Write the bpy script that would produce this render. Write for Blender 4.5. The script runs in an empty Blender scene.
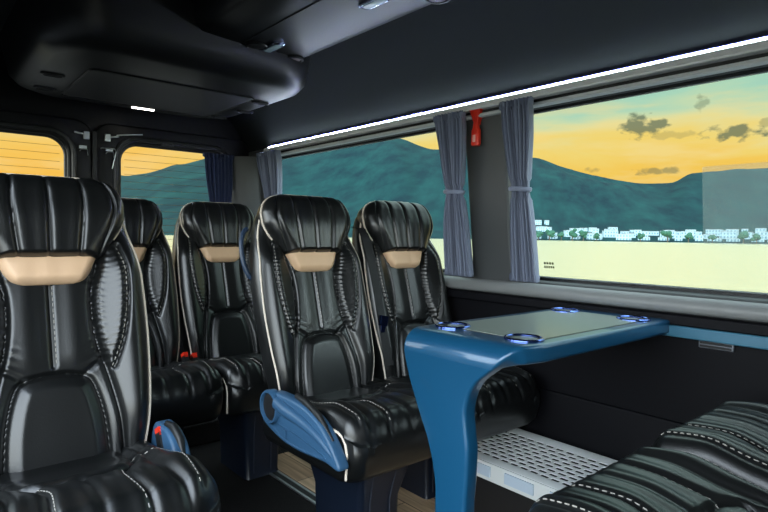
import bpy, bmesh, math, random
import numpy as np
from mathutils import Vector, Matrix

random.seed(7)
rng = np.random.default_rng(7)
SC = bpy.context.scene
COL = SC.collection
PI = math.pi

# ------------------------------------------------------------------ helpers
def lin(r, g, b):
    f = lambda c: (c / 255 / 12.92) if c / 255 <= 0.04045 else ((c / 255 + 0.055) / 1.055) ** 2.4
    return (f(r), f(g), f(b), 1.0)

def link(o, parent=None):
    COL.objects.link(o)
    if parent is not None:
        o.parent = parent
    return o

def tag(o, label=None, cat=None, group=None, kind=None):
    if label: o['label'] = label
    if cat: o['category'] = cat
    if group: o['group'] = group
    if kind: o['kind'] = kind
    return o

def empty(name, loc=(0, 0, 0), rz=0.0):
    o = bpy.data.objects.new(name, None)
    o.empty_display_size = 0.05
    o.location = loc
    o.rotation_euler = (0, 0, rz)
    return link(o)

def finish(me, ang=35):
    for p in me.polygons:
        p.use_smooth = True
    try:
        me.set_sharp_from_angle(angle=math.radians(ang))
    except Exception:
        pass

def mobj(name, me, mat=None, parent=None):
    if mat is not None and len(me.materials) == 0:
        me.materials.append(mat)
    return link(bpy.data.objects.new(name, me), parent)

class MB:
    """collects vertices and faces of one mesh"""
    def __init__(s):
        s.v = []; s.f = []
    def add(s, vs, fs):
        b = len(s.v)
        s.v.extend([tuple(map(float, p)) for p in vs])
        s.f.extend([tuple(i + b for i in f) for f in fs])
        return s
    def box(s, c, h, M=None):
        vs = [Vector((c[0] + sx * h[0], c[1] + sy * h[1], c[2] + sz * h[2])) for sx in (-1, 1) for sy in (-1, 1) for sz in (-1, 1)]
        if M is not None:
            vs = [M @ v for v in vs]
        return s.add(vs, [(0, 1, 3, 2), (4, 6, 7, 5), (0, 4, 5, 1), (2, 3, 7, 6), (0, 2, 6, 4), (1, 5, 7, 3)])
    def loft(s, loops, closed=False, caps=True):
        n = len(loops[0]); b = len(s.v)
        for L in loops:
            s.v.extend([tuple(map(float, p)) for p in L])
        m = len(loops)
        for i in range(m if closed else m - 1):
            a = b + i * n; c = b + ((i + 1) % m) * n
            for k in range(n):
                s.f.append((a + k, a + (k + 1) % n, c + (k + 1) % n, c + k))
        if caps and not closed:
            s.f.append(tuple(b + k for k in reversed(range(n))))
            s.f.append(tuple(b + (m - 1) * n + k for k in range(n)))
        return s
    def tube(s, pts, r, n=8, closed=False, caps=True, sx=1.0):
        pts = [Vector(p) for p in pts]
        loops = []; up = None
        N = len(pts)
        for i in range(N):
            if closed:
                t = pts[(i + 1) % N] - pts[i - 1]
            else:
                t = pts[min(i + 1, N - 1)] - pts[max(i - 1, 0)]
            if t.length < 1e-9: t = Vector((0, 0, 1))
            t.normalize()
            if up is None:
                up = Vector((0, 0, 1)) if abs(t.z) < 0.9 else Vector((1, 0, 0))
            u = (up - t * up.dot(t))
            if u.length < 1e-6: u = t.orthogonal()
            u.normalize(); up = u
            w = t.cross(u)
            rr = r[i] if hasattr(r, '__len__') else r
            loops.append([pts[i] + (u * math.cos(a) + w * math.sin(a) * sx) * rr for a in [2 * PI * k / n for k in range(n)]])
        return s.loft(loops, closed, caps)
    def lathe(s, prof, c=(0, 0, 0), n=32, M=None):
        loops = []
        for r, z in prof:
            L = [Vector((c[0] + r * math.cos(2 * PI * k / n), c[1] + r * math.sin(2 * PI * k / n), c[2] + z)) for k in range(n)]
            if M is not None: L = [M @ p for p in L]
            loops.append(L)
        return s.loft(loops)
    def mesh(s, name, ang=35, recalc=True):
        me = bpy.data.meshes.new(name)
        me.from_pydata(s.v, [], s.f)
        if recalc:
            bm = bmesh.new(); bm.from_mesh(me)
            bmesh.ops.recalc_face_normals(bm, faces=bm.faces)
            bm.to_mesh(me); bm.free()
        finish(me, ang)
        return me
    def build(s, name, mat, parent=None, ang=35, bevel=0.0):
        o = mobj(name, s.mesh(name, ang), mat, parent)
        if bevel:
            m = o.modifiers.new('Bevel', 'BEVEL'); m.width = bevel; m.segments = 3; m.limit_method = 'ANGLE'; m.angle_limit = math.radians(40)
        return o

def rrect(cx, cy, hx, hy, r, n=8):
    pts = []
    for (sx, sy, a0) in ((1, 1, 0), (-1, 1, 90), (-1, -1, 180), (1, -1, 270)):
        for k in range(n + 1):
            a = math.radians(a0 + 90 * k / n)
            pts.append((cx + sx * (hx - r) + r * math.cos(a), cy + sy * (hy - r) + r * math.sin(a)))
    return pts

def plate_mesh(name, outer, holes, thick, bevel=0.0, M=None, res=2, ang=40):
    """flat sheet with holes, extruded; local xy is the sheet"""
    cu = bpy.data.curves.new(name, 'CURVE'); cu.dimensions = '2D'; cu.fill_mode = 'BOTH'
    cu.extrude = max(thick / 2 - bevel, 1e-4); cu.bevel_depth = bevel; cu.bevel_resolution = res
    cu.offset = -bevel
    for poly in [outer] + holes:
        sp = cu.splines.new('POLY'); sp.points.add(len(poly) - 1)
        for p, q in zip(sp.points, poly): p.co = (q[0], q[1], 0, 1)
        sp.use_cyclic_u = True
    o = bpy.data.objects.new(name, cu); COL.objects.link(o)
    dg = bpy.context.evaluated_depsgraph_get()
    me = bpy.data.meshes.new_from_object(o.evaluated_get(dg))
    bpy.data.objects.remove(o); bpy.data.curves.remove(cu)
    me.name = name
    me.materials.clear()
    bm = bmesh.new(); bm.from_mesh(me)
    bmesh.ops.remove_doubles(bm, verts=bm.verts, dist=1e-5)
    bmesh.ops.recalc_face_normals(bm, faces=bm.faces)
    bm.to_mesh(me); bm.free()
    if M is not None: me.transform(M)
    finish(me, ang)
    return me

def interp(x, xs, ys):
    """smooth (monotone cubic) interpolation"""
    xs = np.asarray(xs, float); ys = np.asarray(ys, float)
    h = np.diff(xs); d = np.diff(ys) / h
    m = np.zeros_like(ys); m[0] = d[0]; m[-1] = d[-1]
    for i in range(1, len(xs) - 1):
        m[i] = 0 if d[i - 1] * d[i] <= 0 else 2 * d[i - 1] * d[i] / (d[i - 1] + d[i])
    x = np.clip(np.asarray(x, float), xs[0], xs[-1])
    k = np.clip(np.searchsorted(xs, x) - 1, 0, len(h) - 1)
    t = (x - xs[k]) / h[k]
    return ((1 + 2 * t) * (1 - t) ** 2 * ys[k] + t * (1 - t) ** 2 * h[k] * m[k] + t * t * (3 - 2 * t) * ys[k + 1] + t * t * (t - 1) * h[k] * m[k + 1])

def smooth_line(pts, n=40):
    pts = np.asarray(pts, float)
    P = [pts[0]] + list(pts) + [pts[-1]]
    out = []
    for i in range(1, len(P) - 2):
        for k in range(n // (len(P) - 3) + 1):
            t = k / (n // (len(P) - 3) + 1)
            a, b, c, d = P[i - 1], P[i], P[i + 1], P[i + 2]
            out.append(0.5 * (2 * b + (c - a) * t + (2 * a - 5 * b + 4 * c - d) * t * t + (3 * b - a - 3 * c + d) * t ** 3))
    out.append(pts[-1])
    return np.array(out)

def pdist(X, Y, line):
    """distance of grid points to a polyline"""
    d = np.full(X.shape, 1e9)
    for (a, b) in zip(line[:-1], line[1:]):
        ab = b - a; L = max(ab @ ab, 1e-12)
        t = np.clip(((X - a[0]) * ab[0] + (Y - a[1]) * ab[1]) / L, 0, 1)
        d = np.minimum(d, np.hypot(X - a[0] - t * ab[0], Y - a[1] - t * ab[1]))
    return d

def inside(X, Y, poly):
    c = np.zeros(X.shape, bool)
    n = len(poly)
    for i in range(n):
        x1, y1 = poly[i]; x2, y2 = poly[(i + 1) % n]
        cond = ((y1 > Y) != (y2 > Y))
        xi = (x2 - x1) * (Y - y1) / ((y2 - y1) if abs(y2 - y1) > 1e-12 else 1e-12) + x1
        c ^= cond & (X < xi)
    return c

def sstep(a, b, x):
    t = np.clip((x - a) / (b - a), 0, 1); return t * t * (3 - 2 * t)

# ------------------------------------------------------------------ materials
def nodes(m):
    m.use_nodes = True
    nt = m.node_tree
    return nt, nt.nodes, nt.links

def pmat(name, col, rough=0.5, metal=0.0, spec=0.5, coat=0.0, coat_rough=0.1, noise=None, bump=None, emis=None, sheen=0.0):
    m = bpy.data.materials.new(name)
    nt, N, L = nodes(m)
    p = N['Principled BSDF']
    p.inputs['Base Color'].default_value = col if len(col) == 4 else (*col, 1)
    p.inputs['Roughness'].default_value = rough
    p.inputs['Metallic'].default_value = metal
    p.inputs['Specular IOR Level'].default_value = spec
    p.inputs['Coat Weight'].default_value = coat
    p.inputs['Coat Roughness'].default_value = coat_rough
    if sheen:
        p.inputs['Sheen Weight'].default_value = sheen
    tc = N.new('ShaderNodeTexCoord')
    if noise:            # (scale, second colour, lo, hi)
        n = N.new('ShaderNodeTexNoise'); n.inputs['Scale'].default_value = noise[0]; n.inputs['Detail'].default_value = 6
        L.new(tc.outputs['Object'], n.inputs['Vector'])
        r = N.new('ShaderNodeValToRGB')
        r.color_ramp.elements[0].position = noise[2]; r.color_ramp.elements[0].color = p.inputs['Base Color'].default_value
        r.color_ramp.elements[1].position = noise[3]; r.color_ramp.elements[1].color = noise[1]
        L.new(n.outputs['Fac'], r.inputs['Fac']); L.new(r.outputs['Color'], p.inputs['Base Color'])
    if bump:             # (scale, strength, distance)
        n = N.new('ShaderNodeTexNoise'); n.inputs['Scale'].default_value = bump[0]; n.inputs['Detail'].default_value = 4
        L.new(tc.outputs['Object'], n.inputs['Vector'])
        b = N.new('ShaderNodeBump'); b.inputs['Strength'].default_value = bump[1]; b.inputs['Distance'].default_value = bump[2]
        L.new(n.outputs['Fac'], b.inputs['Height']); L.new(b.outputs['Normal'], p.inputs['Normal'])
    if emis:
        p.inputs['Emission Color'].default_value = emis[0]; p.inputs['Emission Strength'].default_value = emis[1]
    return m

M = {}
M['leather'] = pmat('black leather', (.0050, .0056, .0058), .325, spec=.70, bump=(260, .10, .002))
M['beige'] = pmat('beige leather', lin(226, 188, 152), .48, bump=(260, .1, .002))
M['piping'] = pmat('cream piping', lin(225, 212, 196), .5)
M['thread'] = pmat('pale thread', lin(150, 147, 140), .7)
M['shellplastic'] = pmat('black moulded plastic', (.008, .009, .010), .45, bump=(400, .1, .001))
M['blueplastic'] = pmat('slate blue plastic', lin(50, 86, 118), .40, bump=(500, .08, .001))
M['pedestal'] = pmat('navy metal', lin(16, 24, 38), .35)
M['pedline'] = pmat('brushed edge', lin(70, 76, 90), .35, metal=.7)
M['red'] = pmat('red plastic', lin(235, 52, 28), .35)
M['blackhole'] = pmat('dark recess', (.004, .004, .005), .6)
M['belt'] = pmat('belt webbing', (.008, .008, .009), .65, bump=(900, .3, .001))
M['tableblue'] = pmat('petrol blue lacquer', lin(20, 78, 114), .34, metal=.2, spec=.5, coat=.7, coat_rough=.06)
M['tablemat'] = pmat('grey green laminate', lin(142, 152, 144), .30, spec=.5)
M['matedge'] = pmat('dark groove', (.01, .012, .014), .4)
M['chrome'] = pmat('chrome', lin(190, 200, 235), .12, metal=1.0)
M['bluechrome'] = pmat('blue chrome', lin(110, 135, 215), .14, metal=1.0)
M['headliner'] = pmat('charcoal headliner', (.011, .0130, .0138), .9, spec=.08, bump=(700, .15, .001))
M['console'] = pmat('dark console plastic', (.006, .0064, .007), .40, spec=.26, bump=(500, .1, .001))
M['wall'] = pmat('charcoal trim plastic', (.062, .066, .068), .5, spec=.4, bump=(600, .12, .001))
M['walllow'] = pmat('black side panel', (.0045, .0045, .0065), .6, spec=.15, bump=(500, .1, .001))
M['sill'] = pmat('grey sill plastic', lin(126, 128, 128), .40)
M['cornice'] = pmat('grey cornice', lin(228, 230, 232), .42)
M['alu'] = pmat('aluminium', lin(205, 210, 212), .3, metal=.9)
M['ventmetal'] = pmat('dull vent metal', lin(110, 114, 122), .4, metal=.6)
M['grab'] = pmat('dark blue plastic', lin(36, 54, 78), .4)
M['rail'] = pmat('pale rail', lin(222, 226, 228), .4)
M['rubber'] = pmat('black rubber', (.006, .006, .007), .5)
M['bluetrim'] = pmat('blue trim strip', lin(58, 112, 138), .4)
M['door'] = pmat('black door lining', (.005, .005, .006), .4, spec=.25)
M['curtain'] = pmat('slate blue curtain', lin(122, 130, 152), .8, sheen=.2)
M['navycurtain'] = pmat('navy curtain', lin(50, 62, 100), .85, sheen=.2)
M['grille'] = pmat('painted steel grille', lin(222, 226, 226), .36)
M['grillepad'] = pmat('pale grille pad', lin(190, 206, 222), .4)
M['led'] = pmat('led strip', (1, 1, 1, 1), .5, emis=((.80, .93, 1.0, 1), 130.0))
M['ledviolet'] = pmat('violet led edge', (.3, .3, 1, 1), .5, emis=((.16, .17, 1.0, 1), 1.6))
M['domeled'] = pmat('lit dome lens', (1, 1, 1, 1), .4, emis=((1, .95, .85, 1), 12))
M['carpet'] = pmat('black speckled carpet', (.006, .006, .006), .95, spec=.1, noise=(420, (.14, .135, .13, 1), .54, .70), bump=(420, .8, .004))
M['house'] = pmat('whitewash', lin(142, 164, 170), .8)
M['roof'] = pmat('flat roof', lin(130, 135, 135), .85)
M['winhole'] = pmat('house window', lin(84, 112, 126), .4)
M['tree'] = pmat('dark foliage', lin(18, 62, 50), .9, noise=(2.0, lin(40, 84, 60), .4, .7))
M['trunk'] = pmat('bark', lin(70, 58, 46), .9)
M['quay'] = pmat('quay asphalt', lin(80, 80, 80), .9, noise=(1.5, lin(66, 66, 66), .4, .6))

def wood():
    m = bpy.data.materials.new('wood plank vinyl'); nt, N, L = nodes(m); p = N['Principled BSDF']
    tc = N.new('ShaderNodeTexCoord')
    mp = N.new('ShaderNodeMapping'); mp.inputs['Rotation'].default_value = (0, 0, PI / 2)
    L.new(tc.outputs['Object'], mp.inputs['Vector'])
    br = N.new('ShaderNodeTexBrick'); br.offset = .37
    br.inputs['Scale'].default_value = 1; br.inputs['Brick Width'].default_value = .62; br.inputs['Row Height'].default_value = .105
    br.inputs['Mortar Size'].default_value = .0018
    br.inputs['Color1'].default_value = lin(226, 196, 158); br.inputs['Color2'].default_value = lin(190, 156, 122); br.inputs['Mortar'].default_value = lin(52, 40, 30)
    L.new(mp.outputs['Vector'], br.inputs['Vector'])
    mp2 = N.new('ShaderNodeMapping'); mp2.inputs['Scale'].default_value = (46, 3.2, 8)
    L.new(tc.outputs['Object'], mp2.inputs['Vector'])
    no = N.new('ShaderNodeTexNoise'); no.inputs['Scale'].default_value = 1.0; no.inputs['Detail'].default_value = 7; no.inputs['Distortion'].default_value = .7
    L.new(mp2.outputs['Vector'], no.inputs['Vector'])
    rp = N.new('ShaderNodeValToRGB'); rp.color_ramp.elements[0].position = .32; rp.color_ramp.elements[0].color = (.36, .33, .30, 1)
    rp.color_ramp.elements[1].position = .66; rp.color_ramp.elements[1].color = (1.0, 1.0, 1.0, 1)
    L.new(no.outputs['Fac'], rp.inputs['Fac'])
    mx = N.new('ShaderNodeMix'); mx.data_type = 'RGBA'; mx.blend_type = 'MULTIPLY'; mx.inputs[0].default_value = .85
    L.new(br.outputs['Color'], mx.inputs[6]); L.new(rp.outputs['Color'], mx.inputs[7]); L.new(mx.outputs[2], p.inputs['Base Color'])
    p.inputs['Roughness'].default_value = .45
    return m
M['wood'] = wood()

def glass(name, tint, refl=.05, rough=0.0, haze=0.0, hazecol=(.5, .55, .55, 1)):
    m = bpy.data.materials.new(name); nt, N, L = nodes(m)
    N.remove(N['Principled BSDF'])
    out = N['Material Output']
    t = N.new('ShaderNodeBsdfTransparent'); t.inputs['Color'].default_value = tint
    g = N.new('ShaderNodeBsdfGlossy'); g.inputs['Roughness'].default_value = rough; g.inputs['Color'].default_value = (.9, .95, 1, 1)
    lw = N.new('ShaderNodeLayerWeight'); lw.inputs['Blend'].default_value = .5
    p5 = N.new('ShaderNodeMath'); p5.operation = 'POWER'; p5.inputs[1].default_value = 5; L.new(lw.outputs['Facing'], p5.inputs[0])
    fr = N.new('ShaderNodeMath'); fr.operation = 'MULTIPLY_ADD'; fr.inputs[1].default_value = .6; fr.inputs[2].default_value = -.06; fr.use_clamp = True; L.new(p5.outputs[0], fr.inputs[0])
    mx = N.new('ShaderNodeMixShader')
    L.new(fr.outputs[0], mx.inputs[0]); L.new(t.outputs[0], mx.inputs[1]); L.new(g.outputs[0], mx.inputs[2])
    last = mx
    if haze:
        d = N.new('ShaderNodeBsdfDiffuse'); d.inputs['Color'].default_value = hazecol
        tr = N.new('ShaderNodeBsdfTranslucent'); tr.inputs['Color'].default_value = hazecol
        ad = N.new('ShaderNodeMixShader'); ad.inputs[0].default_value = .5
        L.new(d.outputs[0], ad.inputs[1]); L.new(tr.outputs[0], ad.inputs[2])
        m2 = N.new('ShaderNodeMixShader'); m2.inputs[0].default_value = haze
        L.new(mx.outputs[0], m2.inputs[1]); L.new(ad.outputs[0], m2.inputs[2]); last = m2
    L.new(last.outputs[0], out.inputs[0])
    return m
M['glass'] = glass('side window glass', (.95, .99, .97, 1), .003)
M['rearglass'] = glass('rear window glass', (.97, .95, .90, 1), .008)
M['reflecthaze'] = glass('painted reflection haze', (.97, .97, .97, 1), .01, haze=.16)  # pale haze stands in for a window reflection

def hillmat():
    m = bpy.data.materials.new('scrub hillside'); nt, N, L = nodes(m); p = N['Principled BSDF']
    tc = N.new('ShaderNodeTexCoord')
    n = N.new('ShaderNodeTexNoise'); n.inputs['Scale'].default_value = .03; n.inputs['Detail'].default_value = 10; n.inputs['Roughness'].default_value = .65
    rot = N.new('ShaderNodeMapping'); rot.inputs['Rotation'].default_value = (0, 0, math.radians(-34)); L.new(tc.outputs['Object'], rot.inputs['Vector'])
    sc_ = N.new('ShaderNodeMapping'); sc_.inputs['Scale'].default_value = (.16, 1, .9); L.new(rot.outputs['Vector'], sc_.inputs['Vector'])
    L.new(sc_.outputs['Vector'], n.inputs['Vector'])
    r = N.new('ShaderNodeValToRGB'); e = r.color_ramp.elements
    e[0].position = .36; e[0].color = lin(3, 28, 34); e[1].position = .68; e[1].color = lin(12, 50, 49)
    L.new(n.outputs['Fac'], r.inputs['Fac'])
    L.new(r.outputs['Color'], p.inputs['Base Color'])
    p.inputs['Roughness'].default_value = .95; p.inputs['Specular IOR Level'].default_value = .1
    return m
M['hill'] = hillmat()

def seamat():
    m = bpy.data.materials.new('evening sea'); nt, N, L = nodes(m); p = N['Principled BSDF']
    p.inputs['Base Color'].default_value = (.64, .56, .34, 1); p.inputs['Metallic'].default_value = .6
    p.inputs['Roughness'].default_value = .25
    tc = N.new('ShaderNodeTexCoord')
    n = N.new('ShaderNodeTexNoise'); n.inputs['Scale'].default_value = .55; n.inputs['Detail'].default_value = 5
    L.new(tc.outputs['Object'], n.inputs['Vector'])
    b = N.new('ShaderNodeBump'); b.inputs['Strength'].default_value = .35; b.inputs['Distance'].default_value = .4
    L.new(n.outputs['Fac'], b.inputs['Height']); L.new(b.outputs['Normal'], p.inputs['Normal'])
    return m
M['sea'] = seamat()

# ------------------------------------------------------------------ camera
YAW, PITCH, ROLL, F, CZ = 40.4, -2.15, 0.8, 568.0, 0.965
def HOR(u):      # image row of the horizon
    return 256 + F * math.tan(math.radians(PITCH)) + (u - 384) * math.tan(math.radians(ROLL))
cam = bpy.data.cameras.new('camera'); co = bpy.data.objects.new('camera', cam); COL.objects.link(co)
cam.sensor_width = 36; cam.lens = F / 768 * 36; cam.clip_start = .02; cam.clip_end = 9000
co.location = (0, 0, CZ); co.rotation_euler = (Matrix.Rotation(math.radians(-YAW), 3, 'Z') @ Matrix.Rotation(math.radians(90 + PITCH), 3, 'X') @ Matrix.Rotation(math.radians(ROLL), 3, 'Z')).to_euler()
SC.camera = co
SC.view_settings.view_transform = 'Standard'
try: SC.view_settings.look = 'None'
except Exception: pass
SC.view_settings.gamma = 1; SC.view_settings.use_curve_mapping = False
SC.view_settings.exposure = 0.0
SC.cycles.use_denoising = True
SC.cycles.max_bounces = 10; SC.cycles.transparent_max_bounces = 16
SC.cycles.sample_clamp_indirect = 6

# ------------------------------------------------------------------ sky
COOL = 10.0
def make_world():
    w = bpy.data.worlds.new('dusk sky'); SC.world = w; w.use_nodes = True
    nt = w.node_tree; N = nt.nodes; L = nt.links
    bg = N['Background']
    tc = N.new('ShaderNodeTexCoord'); sp = N.new('ShaderNodeSeparateXYZ'); L.new(tc.outputs['Generated'], sp.inputs[0])
    def ma(op, a, b=None, c=None):
        n = N.new('ShaderNodeMath'); n.operation = op
        for i, q in enumerate((a, b, c)):
            if q is None: continue
            if isinstance(q, (int, float)): n.inputs[i].default_value = q
            else: L.new(q, n.inputs[i])
        return n.outputs[0]
    def ramp(fac, stops, rgb=True):
        r = N.new('ShaderNodeValToRGB'); e = r.color_ramp.elements
        while len(e) < len(stops): e.new(.5)
        for q, (p_, c_) in zip(e, stops): q.position = p_; q.color = (*c_, 1)
        L.new(fac, r.inputs[0]); return r.outputs[0]
    def mix(f, a, b, mode='MIX'):
        n = N.new('ShaderNodeMix'); n.data_type = 'RGBA'; n.blend_type = mode
        if isinstance(f, (int, float)): n.inputs[0].default_value = f
        else: L.new(f, n.inputs[0])
        for i, q in ((6, a), (7, b)):
            if isinstance(q, tuple): n.inputs[i].default_value = (*q, 1)
            else: L.new(q, n.inputs[i])
        return n.outputs[2]
    z = sp.outputs[2]
    az = ma('ARCTAN2', sp.outputs[0], sp.outputs[1])
    # streaky noise that bends the colour bands
    mp = N.new('ShaderNodeMapping'); mp.inputs['Scale'].default_value = (5, 5, 22)
    L.new(tc.outputs['Generated'], mp.inputs['Vector'])
    n1 = N.new('ShaderNodeTexNoise'); n1.inputs['Scale'].default_value = 1.0; n1.inputs['Detail'].default_value = 6; n1.inputs['Distortion'].default_value = .4
    L.new(mp.outputs['Vector'], n1.inputs['Vector'])
    st = ma('SUBTRACT', n1.outputs['Fac'], .5)
    zz = ma('ADD', z, ma('MULTIPLY', st, .16))
    sunset = ramp(zz, [(0, (1.0, .52, .08)), (.10, (1.0, .60, .11)), (.135, (.98, .68, .18)), (.17, (.88, .74, .34)),
                       (.195, (.66, .73, .45)), (.23, (.44, .68, .52)), (.28, (.34, .61, .55)), (.36, (.34, .60, .60)), (.52, (1.3, 1.7, 1.7)), (1, (1.6, 1.9, 2.1))])
    cool = ramp(z, [(0, (.62, .66, .66)), (.2, (.70, .80, .85)), (.5, (.70, .80, .90)), (1, (.55, .66, .80))])
    cool = mix(1.0, cool, (COOL, COOL, COOL), 'MULTIPLY')
    west = ma('ADD', ma('MULTIPLY', sp.outputs[0], .82), ma('MULTIPLY', sp.outputs[1], .57))
    f = N.new('ShaderNodeMapRange'); f.inputs[1].default_value = -.35; f.inputs[2].default_value = .35; L.new(west, f.inputs[0])
    col = mix(f.outputs[0], cool, sunset)
    # pale high streaks
    mp2 = N.new('ShaderNodeMapping'); mp2.inputs['Scale'].default_value = (7, 7, 40); mp2.inputs['Location'].default_value = (3, 1, 2)
    L.new(tc.outputs['Generated'], mp2.inputs['Vector'])
    n2 = N.new('ShaderNodeTexNoise'); n2.inputs['Scale'].default_value = 1.0; n2.inputs['Detail'].default_value = 7; L.new(mp2.outputs['Vector'], n2.inputs['Vector'])
    s2 = ramp(n2.outputs['Fac'], [(.50, (0, 0, 0)), (.66, (.6, .6, .6))])
    lowf = ramp(z, [(.10, (1, 1, 1)), (.30, (.35, .35, .35))])
    col = mix(mix(1.0, s2, lowf, 'MULTIPLY'), col, (1.0, .74, .32))
    # small dark cumulus
    n3 = N.new('ShaderNodeTexNoise'); n3.inputs['Scale'].default_value = 46; n3.inputs['Detail'].default_value = 6
    mp3 = N.new('ShaderNodeMapping'); mp3.inputs['Scale'].default_value = (1, 1, 1.7); L.new(tc.outputs['Generated'], mp3.inputs['Vector']); L.new(mp3.outputs['Vector'], n3.inputs['Vector'])
    d3 = ma('SUBTRACT', n3.outputs['Fac'], .5)
    tot = None
    def azel(u, v):
        xc = (u - 384) / F
        return math.radians(YAW) + math.atan(xc), math.sin(math.atan((HOR(u) - v) / F / math.sqrt(1 + xc * xc)))
    for (u, v, hw, hh, k) in ((636, 128, 24, 10, 1), (655, 171, 26, 4.5, .7), (730, 133, 30, 8, 1), (697, 104, 8, 8, .55), (588, 169, 9, 3.5, .5), (762, 124, 9, 4, .5), (668, 136, 20, 4, .35)):
        a0, e0 = azel(u, v)
        c2 = 1 / (1 + ((u - 384) / F) ** 2)
        sa = hw / F * c2; se = hh / F * math.sqrt(c2)
        q = ma('ADD', ma('POWER', ma('DIVIDE', ma('ABSOLUTE', ma('SUBTRACT', az, a0)), sa), 2), ma('POWER', ma('DIVIDE', ma('ABSOLUTE', ma('SUBTRACT', z, e0)), se), 2))
        q = ma('SUBTRACT', ma('ADD', 1.0, ma('MULTIPLY', d3, 6.0)), q)
        mr = N.new('ShaderNodeMapRange'); mr.inputs[1].default_value = -.1; mr.inputs[2].default_value = .8; mr.inputs[4].default_value = k; L.new(q, mr.inputs[0])
        tot = mr.outputs[0] if tot is None else ma('MAXIMUM', tot, mr.outputs[0])
    col = mix(ma('MULTIPLY', tot, .82), col, (.13, .17, .12))
    # below the horizon
    low = N.new('ShaderNodeMapRange'); low.inputs[1].default_value = -.02; low.inputs[2].default_value = 0.0; L.new(z, low.inputs[0])
    col = mix(low.outputs[0], (.25, .24, .2), col)
    L.new(col, bg.inputs[0]); bg.inputs[1].default_value = 1.0
make_world()

# ------------------------------------------------------------------ outside
SEAZ = -2.3; SHORE = 555.0; RIDGE = 1500.0
def ridge(az):
    us = [-150, 0, 60, 125, 200, 290, 330, 360, 385, 410, 440, 480, 532, 560, 600, 645, 668, 690, 720, 768, 820, 900, 1100, 1500]
    vs = [205, 192, 186, 178, 163, 149, 143, 140, 138, 144, 153, 155, 157, 166, 176, 182.5, 182, 175, 171, 172, 175, 182, 195, 205]
    xc = np.tan(np.clip(az - math.radians(YAW), -1.25, 1.25))
    u = 384 + F * xc
    v = interp(u, us, vs)
    return (HOR(u) - v) / F / np.sqrt(1 + xc ** 2)

def terrain():
    A = np.radians(np.linspace(-28, 100, 340)); R0, RR, R1 = SHORE, RIDGE, 2100.0
    P = np.concatenate([np.linspace(0, .1, 10), np.linspace(.12, 1, 60), np.linspace(1.05, 1.6, 8)])
    def noise(a, p):
        s = 0
        for k, (fa, fp, ph, am) in enumerate(((9, 2, .3, 1), (23, 3, 1.7, .6), (47, 4, 2.9, .4), (90, 5, .9, .22), (160, 6, 4.1, .1))):
            s = s + am * np.sin(a * fa + ph + 2.2 * np.sin(p * fp + ph * 2)) * np.cos(p * fp * 1.3 + a * fa * .4 + ph)
        return s
    verts = []; faces = []
    for p in P:
        r = R0 + (RR - R0) * p if p <= 1 else RR + (p - 1) / .6 * (R1 - RR)
        prof = np.where(p <= 1, .06 * p + .94 * sstep(.05, 1.03, np.float64(p)) ** 1.15, 1 - .5 * (p - 1))
        H = ridge(A) * RR
        nz = noise(A, p) * 10 * max(0, min(1, p * 2)) * (1 - sstep(.9, 1.0, np.float64(p)))
        jag = .9 * np.sin(A * 310) * np.sin(A * 173 + 1) if p == 1 else 0
        z = SEAZ + .3 + H * prof + nz + jag
        z = np.maximum(z, SEAZ + .3 + 75 * min(p, .12))
        if p == 0: z = np.full_like(A, SEAZ - .6)
        for a, zz in zip(A, z): verts.append((r * math.sin(a), r * math.cos(a), zz))
    n = len(A)
    for i in range(len(P) - 1):
        for k in range(n - 1):
            faces.append((i * n + k, i * n + k + 1, (i + 1) * n + k + 1, (i + 1) * n + k))
    b = MB(); b.add(verts, faces)
    return b.build('hills', M['hill'], ang=180), verts, A, P
hills, HV, HA, HP = terrain()
hills['kind'] = 'structure'
def ground_z(a, p):
    k = int(np.clip(np.searchsorted(HA, a), 0, len(HA) - 1)); i = int(np.clip(np.searchsorted(HP, p), 0, len(HP) - 1))
    return HV[i * len(HA) + k][2]

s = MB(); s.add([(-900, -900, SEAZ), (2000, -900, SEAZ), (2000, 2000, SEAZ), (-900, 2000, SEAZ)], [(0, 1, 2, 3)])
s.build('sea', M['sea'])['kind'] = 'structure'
q = MB(); q.box((-6, 3, -1.66), (17, 10, .95)); q.build('quay', M['quay'])['kind'] = 'structure'

def hpos(u, dist, p=None):
    a = math.radians(YAW) + math.atan((u - 384) / F)
    return a, (dist * math.sin(a), dist * math.cos(a))

def house_mesh(w, d, h, floors, nwin):
    b = MB(); b.box((0, 0, h / 2), (w / 2, d / 2, h / 2))
    b.box((0, 0, h + .25), (w / 2 + .15, d / 2 + .15, .25))
    base = len(b.f)
    for fl in range(floors):
        for k in range(nwin):
            x = (k + .5) / nwin * w - w / 2
            b.box((x, -d / 2, (fl + .55) * h / floors), (.65, .06, .8 if fl else 1.0))
    me = b.mesh('house')
    me.materials.append(M['house']); me.materials.append(M['roof']); me.materials.append(M['winhole'])
    for i, pl in enumerate(me.polygons):
        pl.material_index = 0 if i < 6 else (1 if i < 12 else 2)
    return me
HOUSES = [house_mesh(8, 7, 3.6, 1, 3), house_mesh(9, 7, 6.4, 2, 3), house_mesh(6, 6, 6.0, 2, 2), house_mesh(13, 8, 6.2, 2, 5), house_mesh(10, 7, 3.8, 1, 4)]
def put_house(u, dist, p, me, label, group):
    a, (x, y) = hpos(u, dist)
    o = link(bpy.data.objects.new('house', me))
    z = SEAZ + .4 if p is None else ground_z(a, p) - .8
    o.location = (x, y, z); o.rotation_euler = (0, 0, -a + random.uniform(-.3, .3))
    tag(o, label, 'house', group)
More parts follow.
